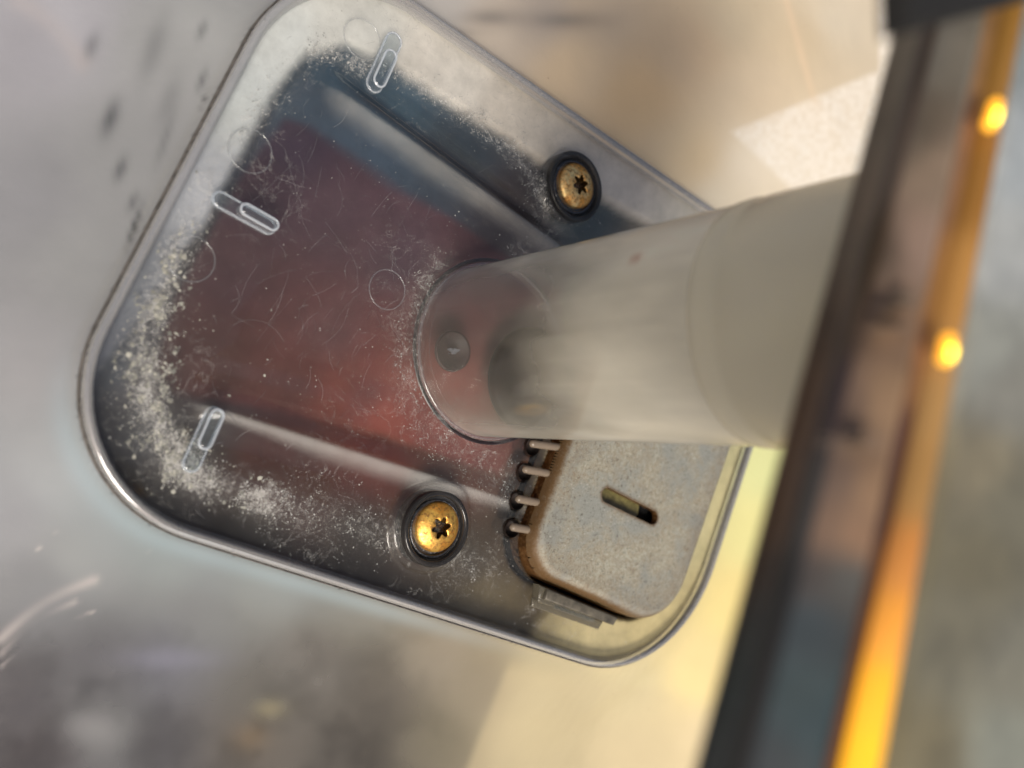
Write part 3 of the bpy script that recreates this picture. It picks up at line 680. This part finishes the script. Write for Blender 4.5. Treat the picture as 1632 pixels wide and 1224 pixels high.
# ------------------------------------------------------------------ UPPER HOUSING (close to the lens, out of focus)
def strip(name, L, R, mat, parent, colf=None, thick=.004, n=60, m=8, attrs_extra=None, crown=0.0):
    """L, R: (x at y=-80, x at y=1300, z) edge lines; an extruded bar with a real underside"""
    co = []; uv = []
    for i in range(n+1):
        t = i/n; y = -80+1380*t
        a = P(L[0]+(L[1]-L[0])*t, y, L[2]); b = P(R[0]+(R[1]-R[0])*t, y, R[2])
        for j in range(m+1):
            k = j/m; p = a.lerp(b, k); co.append((p.x, p.y, p.z+crown*math.sin(math.pi*k))); uv.append(to_px(*co[-1]))
    nt_ = len(co)
    for c in list(co): co.append((c[0], c[1], c[2]-thick)); uv.append(uv[0])
    f = []; I = lambda i, j: i*(m+1)+j
    for i in range(n):
        for j in range(m):
            f.append((I(i, j), I(i, j+1), I(i+1, j+1), I(i+1, j))); f.append(tuple(nt_+x for x in (I(i, j), I(i+1, j), I(i+1, j+1), I(i, j+1))))
        f.append((I(i, 0), I(i+1, 0), nt_+I(i+1, 0), nt_+I(i, 0))); f.append((I(i, m), nt_+I(i, m), nt_+I(i+1, m), I(i+1, m)))
    for j in range(m):
        f.append((I(0, j), nt_+I(0, j), nt_+I(0, j+1), I(0, j+1))); f.append((I(n, j), I(n, j+1), nt_+I(n, j+1), nt_+I(n, j)))
    U = np.array([to_px(*c) for c in co]); at = {}
    if colf: at['col'] = colf(U[:, 0], U[:, 1])
    for k, fn in (attrs_extra or {}).items(): at[k] = fn(U[:, 0], U[:, 1])
    return from_np(name, co, f, mat, parent, False, at)
uh = empty('upper_rim_housing', (0, 0, 0), label='blurred upper plastic rim housing close to the lens with smoky face and amber light strip', cat='light housing')
M['lip'] = painted('smoky_lip', rough=.35, spec=.4, fine=80, famt=.1)
M['face'] = painted('smoky_face', rough=.28, spec=.5, fine=170, famt=.24)
def fcol(samples): return lambda u, v: np.clip(field(samples, u, v, 4)/1.65, .003, .85)
lip_s = [(1440, 60, (78, 68, 62)), (1400, 250, (92, 80, 72)), (1360, 400, (70, 55, 38)), (1320, 500, (84, 68, 54)), (1300, 620, (72, 60, 60)), (1270, 800, (80, 76, 74)), (1220, 950, (50, 50, 50)), (1160, 1200, (54, 54, 54))]
face_s = [(1500, 80, (135, 130, 120)), (1450, 200, (120, 110, 98)), (1510, 280, (160, 140, 120)), (1400, 400, (105, 90, 75)), (1470, 400, (170, 145, 128)), (1360, 520, (100, 82, 68)), (1430, 520, (150, 122, 98)), (1350, 640, (130, 108, 92)), (1420, 640, (168, 138, 108)),
    (1330, 760, (128, 108, 94)), (1400, 780, (172, 140, 110)), (1310, 850, (140, 115, 96)), (1370, 860, (160, 128, 102)), (1290, 910, (92, 86, 82)), (1350, 920, (100, 100, 96)), (1290, 1000, (78, 88, 92)), (1270, 1100, (76, 90, 92)), (1300, 1150, (68, 84, 88)), (1220, 1220, (72, 78, 80))]
strip('lip', (1508, 1168, .0735), (1525, 1175, .0755), M['lip'], uh, fcol(lip_s), .0012, crown=.0004)
strip('smoky_face', (1525, 1175, .0752), (1592, 1300, .0775), M['face'], uh, fcol(face_s), .003)  # face colours paint what shows through and reflects in it
gr_s = [(1560, 60, (150, 115, 75)), (1530, 300, (150, 112, 80)), (1510, 450, (165, 120, 70)), (1470, 600, (150, 110, 75)), (1460, 700, (85, 55, 50)), (1430, 850, (70, 45, 42)), (1400, 900, (90, 58, 35)), (1360, 1050, (100, 62, 30)), (1330, 1200, (105, 60, 28))]
strip('groove', (1592, 1300, .0768), (1628, 1342, .0772), M['face'], uh, fcol(gr_s), .003)
am_s = [(1600, 100, (170, 125, 60)), (1570, 300, (170, 120, 55)), (1540, 450, (205, 150, 80)), (1510, 640, (200, 155, 95)), (1490, 780, (190, 145, 85)), (1460, 900, (225, 150, 75)), (1430, 1000, (240, 160, 62)), (1400, 1120, (246, 172, 42)), (1370, 1220, (250, 180, 36))]
def em(u, v): return field(am_s, u, v, 4)*(.15+.8*sstep(830, 1180, v))[:, None]
M['amber'] = painted('amber_light_strip', rough=.3, fine=60, famt=.1, emit='emi')
strip('amber_strip', (1628, 1342, .0776), (1650, 1390, .0779), M['amber'], uh, lambda u, v: np.clip(field(am_s, u, v, 4)*.5, 0, .8), .003, attrs_extra={'emi': em}, crown=.0004)
out_s = [(1610, 60, (150, 160, 165)), (1625, 250, (190, 200, 208)), (1600, 400, (196, 202, 205)), (1570, 560, (170, 174, 168)), (1620, 620, (150, 150, 142)), (1560, 750, (150, 142, 118)), (1610, 800, (132, 128, 108)), (1560, 900, (128, 122, 98)), (1540, 1000, (136, 132, 112)), (1620, 1050, (150, 148, 132)), (1480, 1200, (138, 130, 102)), (1600, 1200, (160, 164, 152))]
strip('outer_panel', (1650, 1392, .0781), (1900, 1800, .0790), M['face'], uh, lambda u, v: fcol(out_s)(u, v)*np.array((1.0, .97, .90)), .003, m=20)
# two amber lamps
def lamp_mat():
    m, n, out = new_mat('glowing_amber'); p = N(n, 'ShaderNodeBsdfPrincipled'); p.inputs['Base Color'].default_value = (.9, .5, .05, 1)
    p.inputs['Emission Color'].default_value = (1, .40, .02, 1); p.inputs['Emission Strength'].default_value = 1.3; p.inputs['Roughness'].default_value = .3
    n.links.new(p.outputs[0], out.inputs[0]); return m
def core_mat():
    m, n, out = new_mat('lamp_core'); p = N(n, 'ShaderNodeBsdfPrincipled'); p.inputs['Base Color'].default_value = (1, .8, .2, 1)
    p.inputs['Emission Color'].default_value = (1, .70, .04, 1); p.inputs['Emission Strength'].default_value = 4.5
    n.links.new(p.outputs[0], out.inputs[0]); return m
M['led'] = lamp_mat(); M['core'] = core_mat()
M['sock'] = principled('amber_socket', (.42, .26, .10), .4)
def capsule(name, c, ax, r, L, mat, parent):
    pr = [(max(r*math.sin(t), 1e-5), -L/2-r*math.cos(t)) for t in [k*math.pi/2/6 for k in range(7)]]+[(max(r*math.cos(t), 1e-5), L/2+r*math.sin(t)) for t in [k*math.pi/2/6 for k in range(7)]]
    o = lathe(name, pr, mat, None, 32); o.matrix_world = Matrix.Translation(c-(parent.location if parent else Vector()))@ax.to_track_quat('Z', 'X').to_matrix().to_4x4(); o.parent = parent; return o
for (a, b, lab) in (((1590, 158), (1574, 208), 'glowing amber lamp nearest the top right corner of the rim housing'), ((1513, 534), (1504, 580), 'glowing amber lamp halfway down the rim housing beside the tube')):
    A, B = P(*a, .0784), P(*b, .0784); c = (A+B)/2; ax = (B-A)
    l = empty('amber_lamp', tuple(c), label=lab, cat='lamp', group='amber lamps in the rim housing')
    capsule('lamp_lens', c, ax, .00040, ax.length*.62, M['led'], l)
    c2 = c+Vector((-.0002, 0, .0004))+ax*.12
    capsule('lamp_core', c2, ax, .00018, ax.length*.25, M['core'], l)
# black cap at the top right corner
bc = prism('black_cap', px_poly([(1446, -160), (1452, 48), (1560, 18), (1700, -18), (1760, -160)], .0805), .0790, .0805, M['black'], None, .0006)
tag(bc, 'black cap sitting on the rim housing at the top right corner', 'cap')
# illegible moulded marks on the face
M['mark'] = principled('dark_mark', (.16, .12, .09), .6)
for (u, v, a, b) in ((1446, 492, 12, 2), (1440, 521, 14, 2.5), (1458, 474, 2, 10), (1345, 702, 5, 2), (1343, 714, 5, 2), (1397, 699, 8, 2.5), (1395, 713, 8, 2.5)):
    z = .0775
    prism('moulded_mark', px_poly([(u-a, v-b), (u+a, v-b*.6), (u+a, v+b), (u-a, v+b*.6)], z), z-.0012, z, M['mark'], uh)

# ------------------------------------------------------------------ GRIT on the tray: real little flakes
def flakes(name, n, smin, smax, dens_fn, zf, mat, region, label, spike=.4):
    xs = []; 
    while len(xs) < n:
        X = rng.uniform(region[0], region[1], 20000); Y = rng.uniform(region[2], region[3], 20000)
        p = dens_fn(X, Y); k = rng.random(20000) < p
        xs += list(zip(X[k], Y[k]))
    xs = np.array(xs[:n]); z = zf(xs[:, 0], xs[:, 1])
    m = 5; co = np.zeros((n, m+1, 3)); r = smin*(smax/smin)**(rng.random(n)**2.2)
    a0 = rng.uniform(0, 6.28, n); asp = rng.uniform(.45, 1, n); rot = rng.uniform(0, 3.14, n)
    for k in range(m):
        rr = r*rng.uniform(.5, 1.2, n); a = a0+2*math.pi*k/m; dx = rr*np.cos(a); dy = rr*np.sin(a)*asp
        co[:, k, 0] = xs[:, 0]+dx*np.cos(rot)-dy*np.sin(rot); co[:, k, 1] = xs[:, 1]+dx*np.sin(rot)+dy*np.cos(rot); co[:, k, 2] = z+.00001
    co[:, m, 0] = xs[:, 0]+rng.normal(0, .2, n)*r; co[:, m, 1] = xs[:, 1]+rng.normal(0, .2, n)*r; co[:, m, 2] = z+r*spike+.00002
    f = np.array([[(i*(m+1)+k, i*(m+1)+(k+1) % m, i*(m+1)+m) for k in range(m)] for i in range(n)]).reshape(-1, 3)
    shade = np.repeat(rng.uniform(0, 1, n)**1.5, m+1)
    o = from_np(name, co.reshape(-1, 3), f, mat, None, False, {'shade': shade})
    return tag(o, label, name.replace('_', ' '), kind='stuff')
def flake_mat(name, a, b, al=1.0):
    m, n, out = new_mat(name); p = N(n, 'ShaderNodeBsdfPrincipled'); n.links.new(mixc(n, attr(n, 'shade', True), a, b), p.inputs['Base Color'])
    p.inputs['Roughness'].default_value = .45; p.inputs['Alpha'].default_value = al
    n.links.new(p.outputs[0], out.inputs[0]); return m
def dn(X, Y):
    ins = (sdf(OUT, X, Y) < -.0016) & (notch_field(X, Y) > .0005) & (np.hypot(X-TB.x, Y-TB.y) > TR+.0006)
    for (u, v, rb, rh) in SC:
        q = P(u, v); ins &= np.hypot(X-q.x, Y-q.y) > rb+.0003
    a = dust_a(X, Y, 0*X); u, v = to_px(X, Y, 0*X)
    cl_ = fbm(u, v, 14, 77, 3)
    c2 = fbm(u, v, 42, 78, 3); c3 = fbm(u, v, 7, 79, 2)
    return np.where(ins, np.clip(a-.25, .07, 1)**1.6*(.03+sstep(.44, .62, cl_)*(.25+1.2*sstep(.42, .62, c2))*(.3+sstep(.4, .7, c3))), 0)
def bright(X, Y):
    u, v = to_px(X, Y, 0*X)
    return dn(X, Y)*np.exp(-(np.hypot((u-250)/110, (v-600)/210))**2)*1.2
flakes('mineral_grit', 15000, .000025, .00013, dn, cover_h, flake_mat('grit', (.12, .118, .11), (.54, .535, .50)), (-.01, .15, -.07, .075), 'pale mineral grit scattered over the tray cover')
flakes('lime_flake', 1300, .00008, .00042, bright, cover_h, flake_mat('lime', (.14, .14, .12), (.44, .43, .36)), (-.01, .08, -.06, .05), 'pale lime flakes crusted along the left side of the tray', .15)
def shell_dn(X, Y):
    u, v = to_px(X, Y, 0*X); d = sdf(OUT, X, Y)
    return np.where((d > .001) & (u > 880) & (u < 1420), .3, 0)
flakes('dark_specks', 260, .00004, .00014, shell_dn, shell_h, flake_mat('specks', (.10, .06, .03), (.35, .24, .14)), (-.0, .17, -.07, .09), 'tiny brown specks scattered on the housing around the tray')

# fine hair scratches and lint fibres lying on the cover: real thin ribbons
def fibres(n, centres):
    co = []; f = []; sh_ = []
    k = 0
    while k < n:
        cx, cy, sp, L0 = centres[rng.integers(len(centres))]
        u, v = rng.normal(cx, sp), rng.normal(cy, sp); q = P(u, v)
        L = L0*1e-4*rng.uniform(.3, 1.3); a = rng.choice([.9, .9, 1.2, 2.3, rng.uniform(0, 3.14)])+rng.normal(0, .25); cur = rng.normal(0, .09); pts = []
        x, y = q.x, q.y
        for i in range(9): pts.append((x, y)); x += math.cos(a)*L/8; y += math.sin(a)*L/8; a += cur
        X = np.array([p[0] for p in pts]); Y = np.array([p[1] for p in pts])
        if (sdf(OUT, X, Y) > -.001).any() or (notch_field(X, Y) < .0004).any() or (np.hypot(X-TB.x, Y-TB.y) < TR+.001).any(): continue
        Z = cover_h(X, Y)+.00004; b = len(co); w_ = rng.uniform(.000010, .000024)
        for i in range(9):
            j0, j1 = max(i-1, 0), min(i+1, 8); dx, dy = X[j1]-X[j0], Y[j1]-Y[j0]; l = math.hypot(dx, dy)
            co.append((X[i]-dy/l*w_, Y[i]+dx/l*w_, Z[i])); co.append((X[i]+dy/l*w_, Y[i]-dx/l*w_, Z[i])); sh_ += [0]*2
            if i: f.append((b+2*i-2, b+2*i-1, b+2*i+1, b+2*i))
        k += 1
        s_ = rng.random(); sh_[-18:] = [s_]*18
    o = from_np('lint_fibres', co, f, flake_mat('fibre', (.10, .10, .10), (.38, .38, .38), .4), None, False, {'shade': np.array(sh_)})
    tag(o, 'fine pale hair scratches and lint fibres spread over the red panel', 'lint fibres', kind='stuff')
fibres(230, [(560, 400, 90, 45), (600, 470, 60, 30), (450, 480, 60, 60), (520, 560, 70, 30), (640, 560, 50, 25), (480, 330, 60, 40), (850, 395, 14, 16), (520, 150, 40, 22), (700, 270, 60, 30), (560, 690, 120, 25), (250, 500, 60, 30), (330, 760, 60, 25)])
